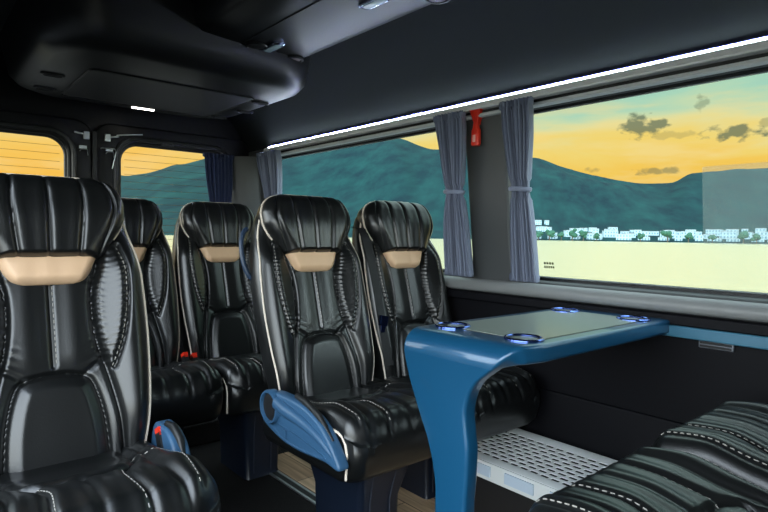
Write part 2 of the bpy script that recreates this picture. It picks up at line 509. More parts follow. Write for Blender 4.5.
def row(u, d0, d1, shore, label, group):
    while u < 800:
        k = random.randrange(5); w = (8, 9, 6, 13, 10)[k]
        d = random.uniform(d0, d1); half = (w * .5 + 2.4) / d * F / .80
        put_house(u + half, d, None if shore else (d - SHORE) / (RIDGE - SHORE), HOUSES[k], label, group)
        u += 2 * half + random.choice((0, 0, 0, 3, 7))
row(531, SHORE + 17, SHORE + 19, True, 'small white flat-roofed house right on the far shoreline', 'white houses along the shore')
row(545, SHORE + 42, SHORE + 45, False, 'small white house in the second row behind the shoreline', 'white houses behind the shore')
row(566, SHORE + 72, SHORE + 76, False, 'small white house in the highest row at the back of the shore town', 'white houses at the back of the town')
for (u, d) in ((535, 770), (541, 720), (548, 690), (575, 700), (546, 800), (592, 730), (612, 690), (634, 715), (668, 700), (690, 740), (724, 690), (744, 720), (760, 700), (583, 780)):
    p = (d - SHORE) / (RIDGE - SHORE)
    put_house(u, d, p, random.choice(HOUSES), 'lone white house scattered on the lower hillside above the town', 'white houses on the hillside')
def tree(u, dist, sc, label):
    a, (x, y) = hpos(u, dist)
    r = empty('tree', (x, y, SEAZ - .1))
    r.scale = (sc, sc, sc)
    tag(r, label, 'tree', 'dark trees on the far shore')
    b = MB()
    for k in range(9):
        cx, cy, cz = max(-1.8, min(1.8, random.gauss(0, 1.3))), max(-1.5, min(1.5, random.gauss(0, 1.0))), 4.2 + random.gauss(0, .7); rr = random.uniform(1.1, 1.7)
        prof = [(max(.02, rr * math.sin(PI * j / 6)) * random.uniform(.85, 1.1), -rr * .8 * math.cos(PI * j / 6)) for j in range(7)]
        b.lathe(prof, (cx, cy, cz), 9)
    b.build('crown', M['tree'], r, ang=180)
    t = MB(); t.tube([(0, 0, -.3), (.1, 0, 1.5), (0, .1, 4)], [.35, .28, .18], 8); t.build('trunk', M['trunk'], r)
for (u, d, sc) in [(a, SHORE + 5, c * 1.7) for a, b, c in ((549, 400, 1.0), (561, 400, .8), (572, 400, 1.0), (583, 400, .9), (596, 400, .7), (640, 400, .7), (667, 400, 1.0), (688, 400, .8), (712, 400, .7), (743, 400, 1.0), (756, 400, .8), (538, 400, .9))]:
    tree(u, d, sc, 'dark green tree among the white houses on the far shore')

# ------------------------------------------------------------------ van shell
XC = .79                        # centre line of the van
Y0, Y1 = -1.15, 3.30
WX = 1.755                      # lower side wall face
TILT = math.atan((1.755 - 1.672) / .70)
def wx(z):                      # inner face of the tilted window wall
    return WX - max(0, z - .76) * math.tan(TILT)

f = MB(); f.box((XC, (Y0 + Y1) / 2 + .03, -.03), (1.05, (Y1 - Y0) / 2 + .08, .03)); fo = f.build('floor', M['carpet']); fo['kind'] = 'structure'
f = MB(); f.box((1.445, (Y0 + 2.14) / 2, .003), (.31, (2.14 - Y0) / 2, .003)); f.build('floor', M['wood'])['kind'] = 'structure'
f = MB(); f.box((XC, (2.46 + Y1) / 2, .05), (.96, (Y1 - 2.46) / 2 - .002, .05)); f.build('floor', M['carpet'], bevel=.01)['kind'] = 'structure'
def strip(xc, name):
    y0, y1 = Y0, 2.14
    o = empty(name, (0, 0, 0)); o['kind'] = 'structure'
    b = MB()
    for dx in (-.016, .016):
        b.box((xc + dx, (y0 + y1) / 2, .008), (.0045, (y1 - y0) / 2, .003))
    b.build('metal_edge', M['alu'], o)
    b = MB(); b.box((xc, (y0 + y1) / 2, .0075), (.012, (y1 - y0) / 2, .002)); b.build('rail_slot', M['rubber'], o)
strip(1.125, 'trim_1'); strip(1.60, 'trim_2')

# window wall on the right: sheet with two rounded openings, leaning inwards
def wall_matrix(side):
    # local x -> world y, local y -> up the tilted wall, local z -> outwards
    t = TILT
    if side > 0:
        return Matrix(((0, -math.sin(t), math.cos(t), WX + .02), (1, 0, 0, 0), (0, math.cos(t), math.sin(t), .76), (0, 0, 0, 1)))
    return Matrix(((0, math.sin(t), -math.cos(t), 2 * XC - WX - .02), (1, 0, 0, 0), (0, math.cos(t), math.sin(t), .76), (0, 0, 0, 1)))
def rectpts(x0, x1, y0, y1, r):
    return rrect((x0 + x1) / 2, (y0 + y1) / 2, (x1 - x0) / 2, (y1 - y0) / 2, r, 10)
W1 = (-.55, 1.310, .045, .655); W2 = (1.505, 3.10, .045, .655)
WM = wall_matrix(1)
me = plate_mesh('wall_right', [(Y0, -.02), (Y1, -.02), (Y1, .72), (Y0, .72)], [rectpts(*W1, .085), rectpts(*W2, .085)], .05, .014, WM @ Matrix.Translation((0, 0, .004)), res=4)
wall_r = mobj('wall_right', me, M['wall']); wall_r['kind'] = 'structure'
# left wall with the door opening in front and one window
WL = wall_matrix(-1)
me = plate_mesh('wall_left', [(1.28, -.76), (Y1, -.76), (Y1, .72), (1.28, .72)], [rectpts(1.42, 3.0, .05, .65, .085)], .05, .014, WL @ Matrix.Translation((0, 0, .004)), res=3)
mobj('wall_left', me, M['wall'])['kind'] = 'structure'

def side_window(name, W, label):
    root = empty(name, (0, 0, 0)); root['kind'] = 'structure'
    # rubber frame
    x0, x1, y0, y1 = W
    b = MB(); b.tube([WM @ Vector((p[0], p[1], .034)) for p in rectpts(x0 - .004, x1 + .004, y0 - .004, y1 + .004, .085)], .016, 8, closed=True, sx=1)
    b.build('window_frame', M['rubber'], root)
    b = MB(); b.tube([WM @ Vector((p[0], p[1], .024)) for p in rectpts(x0 + .010, x1 - .010, y0 + .010, y1 - .010, .078)], .0028, 6, closed=True)
    b.build('chrome_bead', M['alu'], root)
    me = plate_mesh('pane', rectpts(x0 - .01, x1 + .01, y0 - .01, y1 + .01, .085), [], .005, 0, WM @ Matrix.Translation((0, 0, .044)))
    mobj('pane', me, M['glass'], root)
    return root
win1 = side_window('window_1', W1, '')
win2 = side_window('window_2', W2, '')
# hazy sheet added to imitate a reflection, a paler rectangle in the big window
me = plate_mesh('reflection_pane', rectpts(-.45, .668, .186, .412, .004), [], .004, 0, WM @ Matrix.Translation((0, 0, .056)))
o = mobj('reflection_pane', me, M['reflecthaze'], win1); o['label'] = 'paler hazy rectangle standing in for a reflection in the main glass'
# small etched stamp at the lower rear corner of the glass
b = MB()
for r_, (n_, w_) in enumerate(((4, .0045), (5, .0035))):
    for k in range(n_):
        c = Vector((1.205 - k * (w_ * 2 + .002), .105 - r_ * .014, .040))
        b.box(c, (w_ * .8, .0042, .0004), WM)
b.build('glass_stamp', pmat('etched stamp', lin(92, 92, 52), .6), win1)

me = plate_mesh('front_light_block', [(-.30, 0), (1.88, 0), (1.88, 1.88), (-.30, 1.88)], [], .04, .008, Matrix(((1, 0, 0, 0), (0, 0, -1, Y0 - .03), (0, 1, 0, 0), (0, 0, 0, 1))))  # unseen solid panel added to block light from the front
mobj('front_light_block', me, M['walllow'])['kind'] = 'structure'
# ceiling
prof = [(1.690, 1.455), (1.668, 1.53), (1.615, 1.62), (1.53, 1.70), (1.40, 1.765), (1.22, 1.815), (1.0, 1.84), (.79, 1.847)]
prof = prof + [(2 * XC - x, z) for x, z in reversed(prof[:-1])]
pl = smooth_line(prof, 60)
b = MB(); n = len(pl)
ys = [Y0, Y1 + .07]
outl = []
for i in range(n):
    t = pl[min(i + 1, n - 1)] - pl[max(i - 1, 0)]; t = t / np.linalg.norm(t); outl.append(pl[i] + np.array([t[1], -t[0]]) * .03 * (1 if True else -1))
loop = [(p[0], p[1]) for p in pl] + [(p[0], p[1]) for p in reversed(outl)]
b.loft([[(x, y, z) for x, z in loop] for y in ys])
b.build('ceiling', M['headliner'], ang=60)['kind'] = 'structure'

# cornice above the windows with light strip, and the curtain rails
root = empty('trim_3', (0, 0, 0)); root['kind'] = 'structure'
b = MB(); b.loft([[(1.672, y, 1.4675), (1.660, y, 1.4685), (1.652, y, 1.464), (1.647, y, 1.446), (1.649, y, 1.440), (1.70, y, 1.437), (1.70, y, 1.467)] for y in (Y0, 3.06)])
b.build('cornice', M['cornice'], root, ang=20)
b = MB(); b.loft([[(1.668, y, 1.427), (1.660, y, 1.424), (1.656, y, 1.415), (1.662, y, 1.411), (1.70, y, 1.411), (1.70, y, 1.427)] for y in (Y0, 3.06)]); b.build('curtain_rail', M['rail'], root, ang=20)
b = MB(); b.box((1.685, (Y0 + 3.06) / 2, 1.432), (.016, (3.06 - Y0) / 2, .0052)); b.build('rail_slot', M['rubber'], root)
led = empty('light_strip', (1.6655, 1.0, 1.4710))
tag(led, 'long thin white light strip running above the right side windows', 'light')
b = MB(); b.box((0, 0, -.001), (.0020, 2.03, .0015)); b.build('lens', M['led'], led)
b = MB(); b.box((.0050, 0, .0030), (.002, 2.03, .0040)); b.build('violet_edge', M['ledviolet'], led)['label'] = 'violet glowing edge'

# sill and lower side panels
root = empty('trim_4', (0, 0, 0)); root['kind'] = 'structure'
b = MB()
secs = []
for y in (Y0, 3.27):
    secs.append([(1.756, y, .797), (1.742, y, .793), (1.730, y, .784), (1.725, y, .770), (1.726, y, .756), (1.734, y, .748), (1.78, y, .748), (1.78, y, .797)])
b.loft(secs); b.build('window_sill', M['sill'], root, ang=50)
root = empty('trim_5', (0, 0, 0)); root['kind'] = 'structure'
b = MB(); b.box((1.75, (Y0 + 3.27) / 2, .7265), (.024, (3.27 - Y0) / 2, .015)); b.build('dark_rail', M['walllow'], root, bevel=.004)  # black rail between the sill and the blue strip
b = MB(); b.box((1.745, (Y0 + .80) / 2, .694), (.022, (.80 - Y0) / 2, .017)); b.build('blue_strip', M['bluetrim'], root, bevel=.004)
b = MB(); b.box((1.785, (Y0 + Y1) / 2, .37), (.025, (Y1 - Y0) / 2, .39)); b.build('wall_right', M['walllow'])['kind'] = 'structure'
b = MB(); b.loft([[(1.765, y, .0065), (1.748, y, .0065), (1.748, y, .405), (1.752, y, .417), (1.765, y, .420)] for y in (Y0, 2.14)]); b.build('trim_6', M['walllow'], ang=30)['kind'] = 'structure'

# small metal vent on the side panel
v = empty('wall_vent', (1.7555, .605, .664)); tag(v, 'small rectangular metal vent on the dark side panel under the blue strip', 'vent')
b = MB(); b.box((0, 0, 0), (.005, .046, .0115)); b.build('frame', M['ventmetal'], v, bevel=.003)
b = MB()
for k in range(2): b.box((-.0055, 0, -.0045 + .009 * k), (.002, .041, .0030))
b.build('slot', M['blackhole'], v)

# ------------------------------------------------------------------ rear wall with two doors
RWM = Matrix(((1, 0, 0, 0), (0, 0, -1, Y1 + .085), (0, 1, 0, 0), (0, 0, 0, 1)))
RYM = Matrix(((1, 0, 0, 0), (0, 0, -1, Y1 + .03), (0, 1, 0, 0), (0, 0, 0, 1)))     # local x -> x, local y -> z
outer = [(-.30, 0), (1.88, 0), (1.88, 1.55), (1.70, 1.88), (-.12, 1.88), (-.30, 1.55)]
me = plate_mesh('wall_rear', outer, [rectpts(-.08, 1.66, .16, 1.49, .10)], .05, .008, RWM)
mobj('wall_rear', me, M['door'])['kind'] = 'structure'
def rear_door(name, x0, x1, h0, h1):
    root = empty(name, (0, 0, 0)); root['kind'] = 'structure'
    me = plate_mesh('door_panel', rectpts(x0, x1, .12, 1.545, .09), [rectpts(h0, h1, .72, 1.45, .10)], .05, .012, RYM, res=3)
    mobj('door_panel', me, M['door'], root)
    b = MB(); b.tube([RYM @ Vector((p[0], p[1], .028)) for p in rectpts(h0 - .028, h1 + .028, .70, 1.478, .12)], .012, 8, closed=True); b.build('window_surround', M['shellplastic'], root)
    b = MB(); b.tube([RYM @ Vector((p[0], p[1], -.01)) for p in rectpts(h0, h1, .72, 1.45, .10)], .012, 8, closed=True); b.build('window_frame', M['rubber'], root)
    p = plate_mesh('pane', rectpts(h0, h1, .72, 1.45, .10), [], .005, 0, RYM @ Matrix.Translation((0, 0, -.016)))
    pane = mobj('pane', p, M['rearglass'], root)
    b = MB()
    for k in range(17):
        z = .76 + .04 * k
        b.box((0.5 * (h0 + h1), Y1 + .0445, z), ((h1 - h0) / 2 - .03, .0007, .0008))
    b.build('heater_lines', pmat('heater line', lin(120, 84, 40), .6), pane)
    return root
d1 = rear_door('door_1', -.12, .782, .03, .662)
d2 = rear_door('door_2', .788, 1.69, .918, 1.54)
# latches and brackets at the top of the door seam
def latch(parent, x0, sgn):
    b = MB(); b.tube([(x0 - .045 * sgn, Y1 - .004, 1.475), (x0 - .02 * sgn, Y1 - .012, 1.47), (x0 + .0 * sgn, Y1 - .008, 1.468)], .006, 8)
    b.box((x0 + .012 * sgn, Y1 - .006, 1.462), (.014, .008, .02)); b.build('latch', M['alu'], parent, bevel=.002)
    b = MB(); b.box((x0 - .004, Y1 - .003, 1.40), (.018, .006, .008)); b.tube([(x0 - .02, Y1 - .004, 1.378), (x0 - .012, Y1 - .01, 1.388), (x0 + .016, Y1 - .01, 1.388), (x0 + .02, Y1 - .004, 1.36)], .003, 6); b.build('bracket', M['alu'], parent)
latch(d1, .735, 1)
latch(d2, .862, -1)
b = MB(); b.tube([(.895, Y1 - .006, 1.480), (.93, Y1 - .010, 1.487), (1.03, Y1 - .006, 1.500)], .004, 6); b.build('lock_rod', M['alu'], d2)
b = MB(); b.tube([(.815, Y1 - .006, 1.402), (.822, Y1 - .011, 1.405), (.885, Y1 - .011, 1.405), (.892, Y1 - .008, 1.39), (.872, Y1 - .006, 1.30)], .0032, 6); b.build('wire_loop', M['alu'], d2)
b = MB(); b.box((1.17, Y1 - .003, 1.462), (.035, .006, .008)); b.tube([(1.16, Y1 - .004, 1.47), (1.19, Y1 - .014, 1.465), (1.20, Y1 - .004, 1.45)], .004, 6); b.build('catch', M['shellplastic'], d2)
b = MB(); b.box((.787, Y1 - .002, .83), (.012, .006, .66)); b.build('trim_7', M['rubber'], bevel=.003)['kind'] = 'structure'
# grey corner trim between rear door and side window
b = MB(); b.loft([[(1.54 + .0, Y1 - .004, z), (1.60 - dx, Y1 - .055, z), (1.685 - dx, 3.165, z), (1.74 - dx, 3.165, z), (1.75 - dx * .5, Y1 - .004, z)] for z, dx in ((.812, 0), (1.10, .018), (1.428, .062))])
b.build('trim_8', M['wall'], ang=50)['kind'] = 'structure'
# a pole and a mast stand outside behind the left rear window
pole = MB(); pole.tube([(1.9, 9.0, -.72), (1.9, 9.0, 6.5)], .045, 10); o = pole.build('pole', pmat('green painted pole', lin(16, 92, 84), .5)); tag(o, 'dark green upright pole outside beyond the left rear window', 'pole')

# ------------------------------------------------------------------ coach seats
ANG = math.radians(16)
BASE = Vector((0, .135, .455))
def P3(x, h, d):
    """backrest space (across, up along the back, out of the face) -> seat space"""
    return Vector((x, BASE.y + h * math.sin(ANG) - d * math.cos(ANG), BASE.z + h * math.cos(ANG) + d * math.sin(ANG)))
def grid_to_solid(F, B):
    """F, B: front and back vertex grids (rows of Vectors) that share their rim"""
    b = MB(); nj = len(F); ni = len(F[0])
    b.v = [tuple(p) for r in F for p in r]
    fid = lambda j, i: j * ni + i
    off = len(b.v); bid = {}
    for j in range(nj):
        for i in range(ni):
            if j in (0, nj - 1) or i in (0, ni - 1): bid[j, i] = fid(j, i)
            else:
                bid[j, i] = len(b.v); b.v.append(tuple(B[j][i]))
    for j in range(nj - 1):
        for i in range(ni - 1):
            b.f.append((fid(j, i), fid(j, i + 1), fid(j + 1, i + 1), fid(j + 1, i)))
            b.f.append((bid[j, i], bid[j + 1, i], bid[j + 1, i + 1], bid[j, i + 1]))
    return b
def edge_s(n, k=.55):
    t = np.linspace(-1, 1, n)
    return (1 - k) * t + k * np.sin(t * PI / 2)
def roll(e, r):
    e = np.clip(e, 0, r); return r - np.sqrt(np.maximum(r * r - (r - e) ** 2, 0))
def mir(L):
    return [np.array(L, float), np.array([(-x, y) for x, y in L], float)]

# --- backrest
H_B = (-.05, .672)
def W_back(h): return interp(h, (-.05, 0, .08, .18, .30, .42, .49, .54, .59, .63, .655, .672), (.180, .193, .207, .217, .222, .219, .211, .201, .188, .170, .148, .105))
SPINE = smooth_line([(0, .225), (0, .46)], 6)
INNER = mir(smooth_line([(.118, .52), (.106, .46), (.092, .40), (.090, .33), (.098, .26), (.117, .185), (.135, .08), (.140, -.03)], 40))
LEAF = mir(smooth_line([(.158, .515), (.172, .45), (.170, .37), (.155, .28), (.128, .205)], 36))
LUMB = smooth_line([(-.108, -.04), (-.102, .08), (-.085, .165), (-.062, .196), (0, .206), (.062, .196), (.085, .165), (.102, .08), (.108, -.04)], 60)
SPREAD = mir(smooth_line([(.062, .199), (.085, .215), (.108, .235)], 8))
def D_back(X, Hh):
    W = W_back(Hh); ax = np.abs(X)
    e = np.minimum(W - ax, (H_B[1] - Hh) * 1.0)
    d = .034 * np.exp(-((ax - .175) / .055) ** 2) * sstep(-.05, .12, Hh) * (1 - sstep(.44, .56, Hh))
    # spine panel stands a little proud, pad stands prouder
    d += .006 * np.exp(-((ax - .05) / .030) ** 2) * sstep(.20, .26, Hh)
    pad = inside(X, Hh, [tuple(p) for p in LUMB])
    dl = pdist(X, Hh, LUMB)
    d += np.where(pad, .013 * sstep(0, .035, dl), 0)
    d -= .010 * np.exp(-(dl / .0055) ** 2)
    g = pdist(X, Hh, SPINE); d -= .007 * np.exp(-(g / .0055) ** 2)
    gi = np.minimum(*[pdist(X, Hh, l) for l in INNER]); d -= .013 * np.exp(-(gi / .007) ** 2)
    gl = np.minimum(*[pdist(X, Hh, l) for l in LEAF]); d -= .008 * np.exp(-(gl / .005) ** 2)
    gs = np.minimum(*[pdist(X, Hh, l) for l in SPREAD]); d -= .005 * np.exp(-(gs / .006) ** 2)
    # gathered leather inside the leaf panels
    leaf = np.zeros(X.shape, bool)
    for a, l in zip(INNER, LEAF):
        poly = [tuple(p) for p in l] + [tuple(p) for p in a[::-1] if p[1] > .20]
        leaf |= inside(X, Hh, poly)
    fade = sstep(0, .02, np.minimum(gi, gl)) * leaf
    d += fade * .008
    ruck = np.sin(Hh * 430 + 2.2 * np.sin(ax * 60) + 1.3 * np.sin(Hh * 71)) * .0019
    d += ruck * leaf * np.exp(-(np.minimum(gi, gl) / .018) ** 2)
    # soft creases fanning from the spine panel seams
    d += np.sin(Hh * 260 + ax * 90) * .0014 * np.exp(-((ax - .078) / .02) ** 2) * sstep(.40, .44, Hh)
    d += np.sin(Hh * 300 - ax * 120) * .0012 * np.exp(-((ax - .100) / .025) ** 2) * sstep(.20, .23, Hh) * (1 - sstep(.27, .30, Hh))
    d -= roll(np.maximum(e, 0), .042) * 1.0
    return d
def make_back():
    ni, nj = 169, 241
    S = edge_s(ni, .45); Hh = np.linspace(*H_B, nj)
    Hh = np.concatenate([Hh[:-8], np.linspace(Hh[-8], Hh[-1], 8)])
    HG, SG = np.meshgrid(Hh, S, indexing='ij'); XG = SG * W_back(HG)
    D = D_back(XG, HG)
    Fg = [[P3(XG[j, i], HG[j, i], D[j, i]) for i in range(ni)] for j in range(nj)]
    e = np.minimum(W_back(HG) - np.abs(XG), H_B[1] - HG); e = np.minimum(e, HG - H_B[0])
    DB = -.042 - .055 * np.sqrt(np.clip(1 - (1 - np.clip(e / .05, 0, 1)) ** 2, 0, 1))
    Bg = [[P3(XG[j, i], HG[j, i], DB[j, i]) for i in range(ni)] for j in range(nj)]
    # bottom row: pull to a common rim
    for i in range(ni): Fg[0][i] = P3(XG[0, i], HG[0, i], -.03)
    return grid_to_solid(Fg, Bg).mesh('backrest', 60)

# --- headrest
H_H = (.480, .690)
def W_head(h): return interp(h, (.480, .485, .50, .53, .56, .59, .62, .65, .67, .682, .690), (.112, .120, .130, .150, .169, .179, .180, .171, .154, .130, .090))
HG_L = [np.array([(0, .47), (0, .73)])] + mir(smooth_line([(.062, .47), (.070, .54), (.076, .62), (.070, .70)], 16)) + mir(smooth_line([(.105, .47), (.122, .52), (.141, .57), (.147, .61), (.138, .65), (.112, .70)], 30))
def D_head(X, Hh):
    W = W_head(Hh)
    e = np.minimum(np.minimum((W - np.abs(X)) * .9, (H_H[1] - Hh)), (Hh - H_H[0]) * 3.2)
    e = np.maximum(e, 0)
    d = .050 - roll(e, .050) * .92
    d += .012 * np.exp(-((Hh - .585) / .07) ** 2)
    for k, l in enumerate(HG_L):
        g = pdist(X, Hh, l); d -= (.0075 if k < 3 else .009) * np.exp(-(g / .0048) ** 2) - .0008 * np.exp(-((g - .018) / .010) ** 2)
    return d
def make_head():
    ni, nj = 131, 85
    S = edge_s(ni, .55); t = np.linspace(0, 1, nj); t = t - .10 * np.sin(2 * PI * t) / 1.0 * .9
    Hh = H_H[0] + (H_H[1] - H_H[0]) * t
    HG, SG = np.meshgrid(Hh, S, indexing='ij'); XG = SG * W_head(HG)
    D = D_head(XG, HG)
    Fg = [[P3(XG[j, i], HG[j, i], D[j, i]) for i in range(ni)] for j in range(nj)]
    e = np.minimum(np.minimum(W_head(HG) - np.abs(XG), H_H[1] - HG), HG - H_H[0])
    DB = 0.0 - .085 * np.sqrt(np.clip(1 - (1 - np.clip(e / .06, 0, 1)) ** 2, 0, 1))
    Bg = [[P3(XG[j, i], HG[j, i], DB[j, i]) for i in range(ni)] for j in range(nj)]
    return grid_to_solid(Fg, Bg).mesh('headrest', 70)

# --- beige neck patch
def make_patch():
    ni, nj = 41, 25
    S = edge_s(ni, .5); h0, h1 = .418, .500
    Hh = np.linspace(h0, h1, nj)
    Wp = interp(Hh, (.418, .422, .43, .445, .47, .50), (.052, .066, .079, .090, .101, .114))
    HG, SG = np.meshgrid(Hh, S, indexing='ij'); XG = SG * Wp[:, None]
    e = np.minimum(np.minimum(Wp[:, None] - np.abs(XG), HG - h0), .05)
    D = .006 + .020 * (1 - (1 - np.clip(e / .022, 0, 1)) ** 2)
    D += np.sin(XG * 120 + 2) * .0006
    Fg = [[P3(XG[j, i], HG[j, i], D[j, i]) for i in range(ni)] for j in range(nj)]
    Bg = [[P3(XG[j, i], HG[j, i], -.02) for i in range(ni)] for j in range(nj)]
    return grid_to_solid(Fg, Bg).mesh('neck_patch', 60)

def dash_mesh(name, lines, surf, step=.0135, ln=.0078, w=.0009):
    """stitches: surf(list of 2d points) -> (positions, normals)"""
    b = MB()
    for L in lines:
        L = np.asarray(L); seg = np.hypot(*np.diff(L, axis=0).T); cum = np.concatenate([[0], np.cumsum(seg)])
        for s0 in np.arange(step * .5, cum[-1] - ln, step):
            q = [np.array([np.interp(s_, cum, L[:, 0]), np.interp(s_, cum, L[:, 1])]) for s_ in (s0, s0 + ln)]
            a, c = surf(q)
            t = (c - a)
            if t.length < 1e-6: continue
            mid = (a + c) / 2; t.normalize()
            nrm = surf.normal(q[0]); sd = t.cross(nrm).normalized(); nrm = sd.cross(t)
            Mx = Matrix((t, sd, nrm)).transposed().to_4x4(); Mx.translation = mid + nrm * .0006
            b.box((0, 0, 0), (ln / 2, w, .0009), Mx)
    return b.mesh(name)
def offs(L, o):
    L = np.asarray(L, float); t = np.gradient(L, axis=0); t /= np.maximum(np.linalg.norm(t, axis=1)[:, None], 1e-9)
    return L + np.stack([t[:, 1], -t[:, 0]], 1) * o
class BackSurf:
    def __call__(s, q):
        q = np.array(q); d = D_back(q[:, 0], q[:, 1]); return [P3(a[0], a[1], c) for a, c in zip(q, d)]
    def normal(s, q):
        e = .002; a, b, c, d = s([(q[0] - e, q[1]), (q[0] + e, q[1]), (q[0], q[1] - e), (q[0], q[1] + e)])
        n = (b - a).cross(d - c).normalized()
        return n if n.y < 0 else -n
def make_back_stitch():
    bs = BackSurf()
    ls = [offs(SPINE, .0065)] + [offs(l, .0065 * sg) for l, sg in zip(LEAF, (1, -1))]
    return [dash_mesh('stitching', [l], bs) for l in ls]

def make_back_piping():
    out = []
    for sg in (1, -1):
        b = MB(); hs = np.linspace(-.04, .655, 60)
        pts = []
        for h in hs:
            w = float(W_back(np.array([h]))[0]); d = float(D_back(np.array([(w - .010)]), np.array([h]))[0])
            pts.append(P3(sg * (w - .006), h, d - .004))
        b.tube(pts, .0034, 6); out.append(b.mesh('piping'))
    return out
def make_head_piping():
    b = MB(); pts = []
    hs = list(np.linspace(.53, .685, 34))
    side = []
    for h in hs:
        w = float(W_head(np.array([h]))[0]); side.append((w + .001, h))
    top = [(x, H_H[1] + .0005) for x in np.linspace(.08, -.08, 14)]
    for x, h in side + top + [(-x, h) for x, h in side[::-1]]:
        pts.append(P3(x, h, .004))
    b.tube(pts, .0038, 6)
    return b.mesh('headrest_piping')

# --- cushion
YF, YB, ZC = -.265, .215, .455
WC = .219
def W_cush(y): return WC - .05 + np.sqrt(np.maximum(.05 ** 2 - (.05 - np.clip(y - YF, 0, .05)) ** 2, 0)) if True else WC
PAD = smooth_line([(-.128, .17), (-.128, .05), (-.116, -.015), (-.085, -.048), (0, -.060), (.085, -.048), (.116, -.015), (.128, .05), (.128, .17)], 60)
CIN = mir(smooth_line([(.088, -.046), (.080, -.08), (.072, -.13), (.078, -.20), (.082, -.27)], 24))
CMID = mir(smooth_line([(.0, -.060), (.0, -.14), (.0, -.27)], 12))[:1]
COUT = mir(smooth_line([(.150, .18), (.152, .10), (.150, .03), (.138, -.05), (.134, -.12), (.142, -.20), (.150, -.27)], 34))
CBOL = mir(smooth_line([(.120, .045), (.150, .040), (.178, .018), (.188, -.05), (.186, -.14), (.18, -.235)], 34))
def Z_cush(X, Y):
    ax = np.abs(X)
    z = ZC + interp(Y, (YF, -.22, -.15, -.05, .08, .22), (.030, .052, .056, .036, .010, .0))
    z = z + .014 * sstep(.10, .18, ax) * sstep(-.27, -.12, Y)
    pad = inside(X, Y, [tuple(p) for p in PAD]); dp = pdist(X, Y, PAD)
    z = z + np.where(pad, (.009 * sstep(0, .03, dp) - .004), 0) - .012 * np.exp(-(dp / .006) ** 2)
    for Ls, dep, wd in ((CIN, .008, .0085), (CMID, .004, .009), (COUT, .0065, .0090), (CBOL, .0035, .005)):
        for l in Ls:
            g = pdist(X, Y, l)
            z = z - dep * np.exp(-(g / wd) ** 2) + .0025 * np.exp(-((g - .020) / .012) ** 2)
    z = z + np.sin(ax * 330 + Y * 60) * .0014 * np.exp(-(dp / .022) ** 2) * (~pad) * sstep(-.06, -.01, Y)
    rr = .055
    es = np.clip(W_cush(Y) - ax, 0, rr); ef = np.clip(Y - YF, 0, rr)
    q = np.hypot(rr - es, rr - ef)
    z = z - (rr - np.sqrt(np.maximum(rr * rr - np.minimum(q, rr) ** 2, 0)))
    return z
def make_cushion():
    ni, nj = 151, 141
    S = edge_s(ni, .62)
    t = np.linspace(0, 1, nj); t = t ** 1.0
    Y = YF + (YB - YF) * (1 - np.cos(t * PI / 2)) ** .82
    YG, SG = np.meshgrid(Y, S, indexing='ij'); XG = SG * W_cush(YG)
    ZG = Z_cush(XG, YG)
    b = MB(); ni_, nj_ = ni, nj
    b.v = [(XG[j, i], YG[j, i], ZG[j, i]) for j in range(nj) for i in range(ni)]
    for j in range(nj - 1):
        for i in range(ni - 1):
            b.f.append((j * ni + i, j * ni + i + 1, (j + 1) * ni + i + 1, (j + 1) * ni + i))
    ring = [i for i in range(ni)] + [j * ni + ni - 1 for j in range(1, nj)] + [(nj - 1) * ni + i for i in range(ni - 2, -1, -1)] + [j * ni for j in range(nj - 2, 0, -1)]
    prev = ring
    cx, cy = 0, (YF + YB) / 2
    for (k, zl, sc) in ((0, .40, 1.0), (1, .352, .992), (2, .330, .955), (3, .325, .90)):
        cur = []
        for r in ring:
            x, y, z = b.v[r]
            zt = zl if k else min(zl, z - .002)
            # lower front curls back under
            cur.append(len(b.v)); b.v.append((x * sc, cy + (y - cy) * sc + (.012 * k if y < -.2 else 0), zt))
        m = len(ring)
        for q in range(m):
            b.f.append((prev[q], prev[(q + 1) % m], cur[(q + 1) % m], cur[q]))
        prev = cur
    b.f.append(tuple(prev))
    return b.mesh('seat_cushion', 60)
class CushSurf:
    def __call__(s, q):
        q = np.array(q); z = Z_cush(q[:, 0], q[:, 1]); return [Vector((a[0], a[1], c)) for a, c in zip(q, z)]
    def normal(s, q):
        e = .002; a, b, c, d = s([(q[0] - e, q[1]), (q[0] + e, q[1]), (q[0], q[1] - e), (q[0], q[1] + e)])
        n = (b - a).cross(d - c).normalized()
        return n if n.z > 0 else -n
def make_cush_stitch():
    cs = CushSurf(); ls = []
    for l in CIN: l2 = l[l[:, 1] > -.258]; ls.append(offs(l2, .0075 * np.sign(l[0, 0])))
    for l in CBOL: ls.append(offs(l, .006 * np.sign(l[0, 0])))
    return [dash_mesh('stitching', [l], cs) for l in ls]
def make_cush_piping():
    out = []
    for sg in (1, -1):
        b = MB()
        pts = [(sg * .2195, y, .448 + .018 * float(sstep(.10, -.16, y) if False else np.clip((.12 - y) / .28, 0, 1))) for y in np.linspace(.13, -.17, 16)]
        pts += [(sg * .219, -.195, .464), (sg * .218, -.214, .456), (sg * .217, -.226, .440), (sg * .2165, -.232, .415), (sg * .2155, -.228, .345)]
        b.tube(pts, .0036, 6); out.append(b.mesh('piping'))
    return out

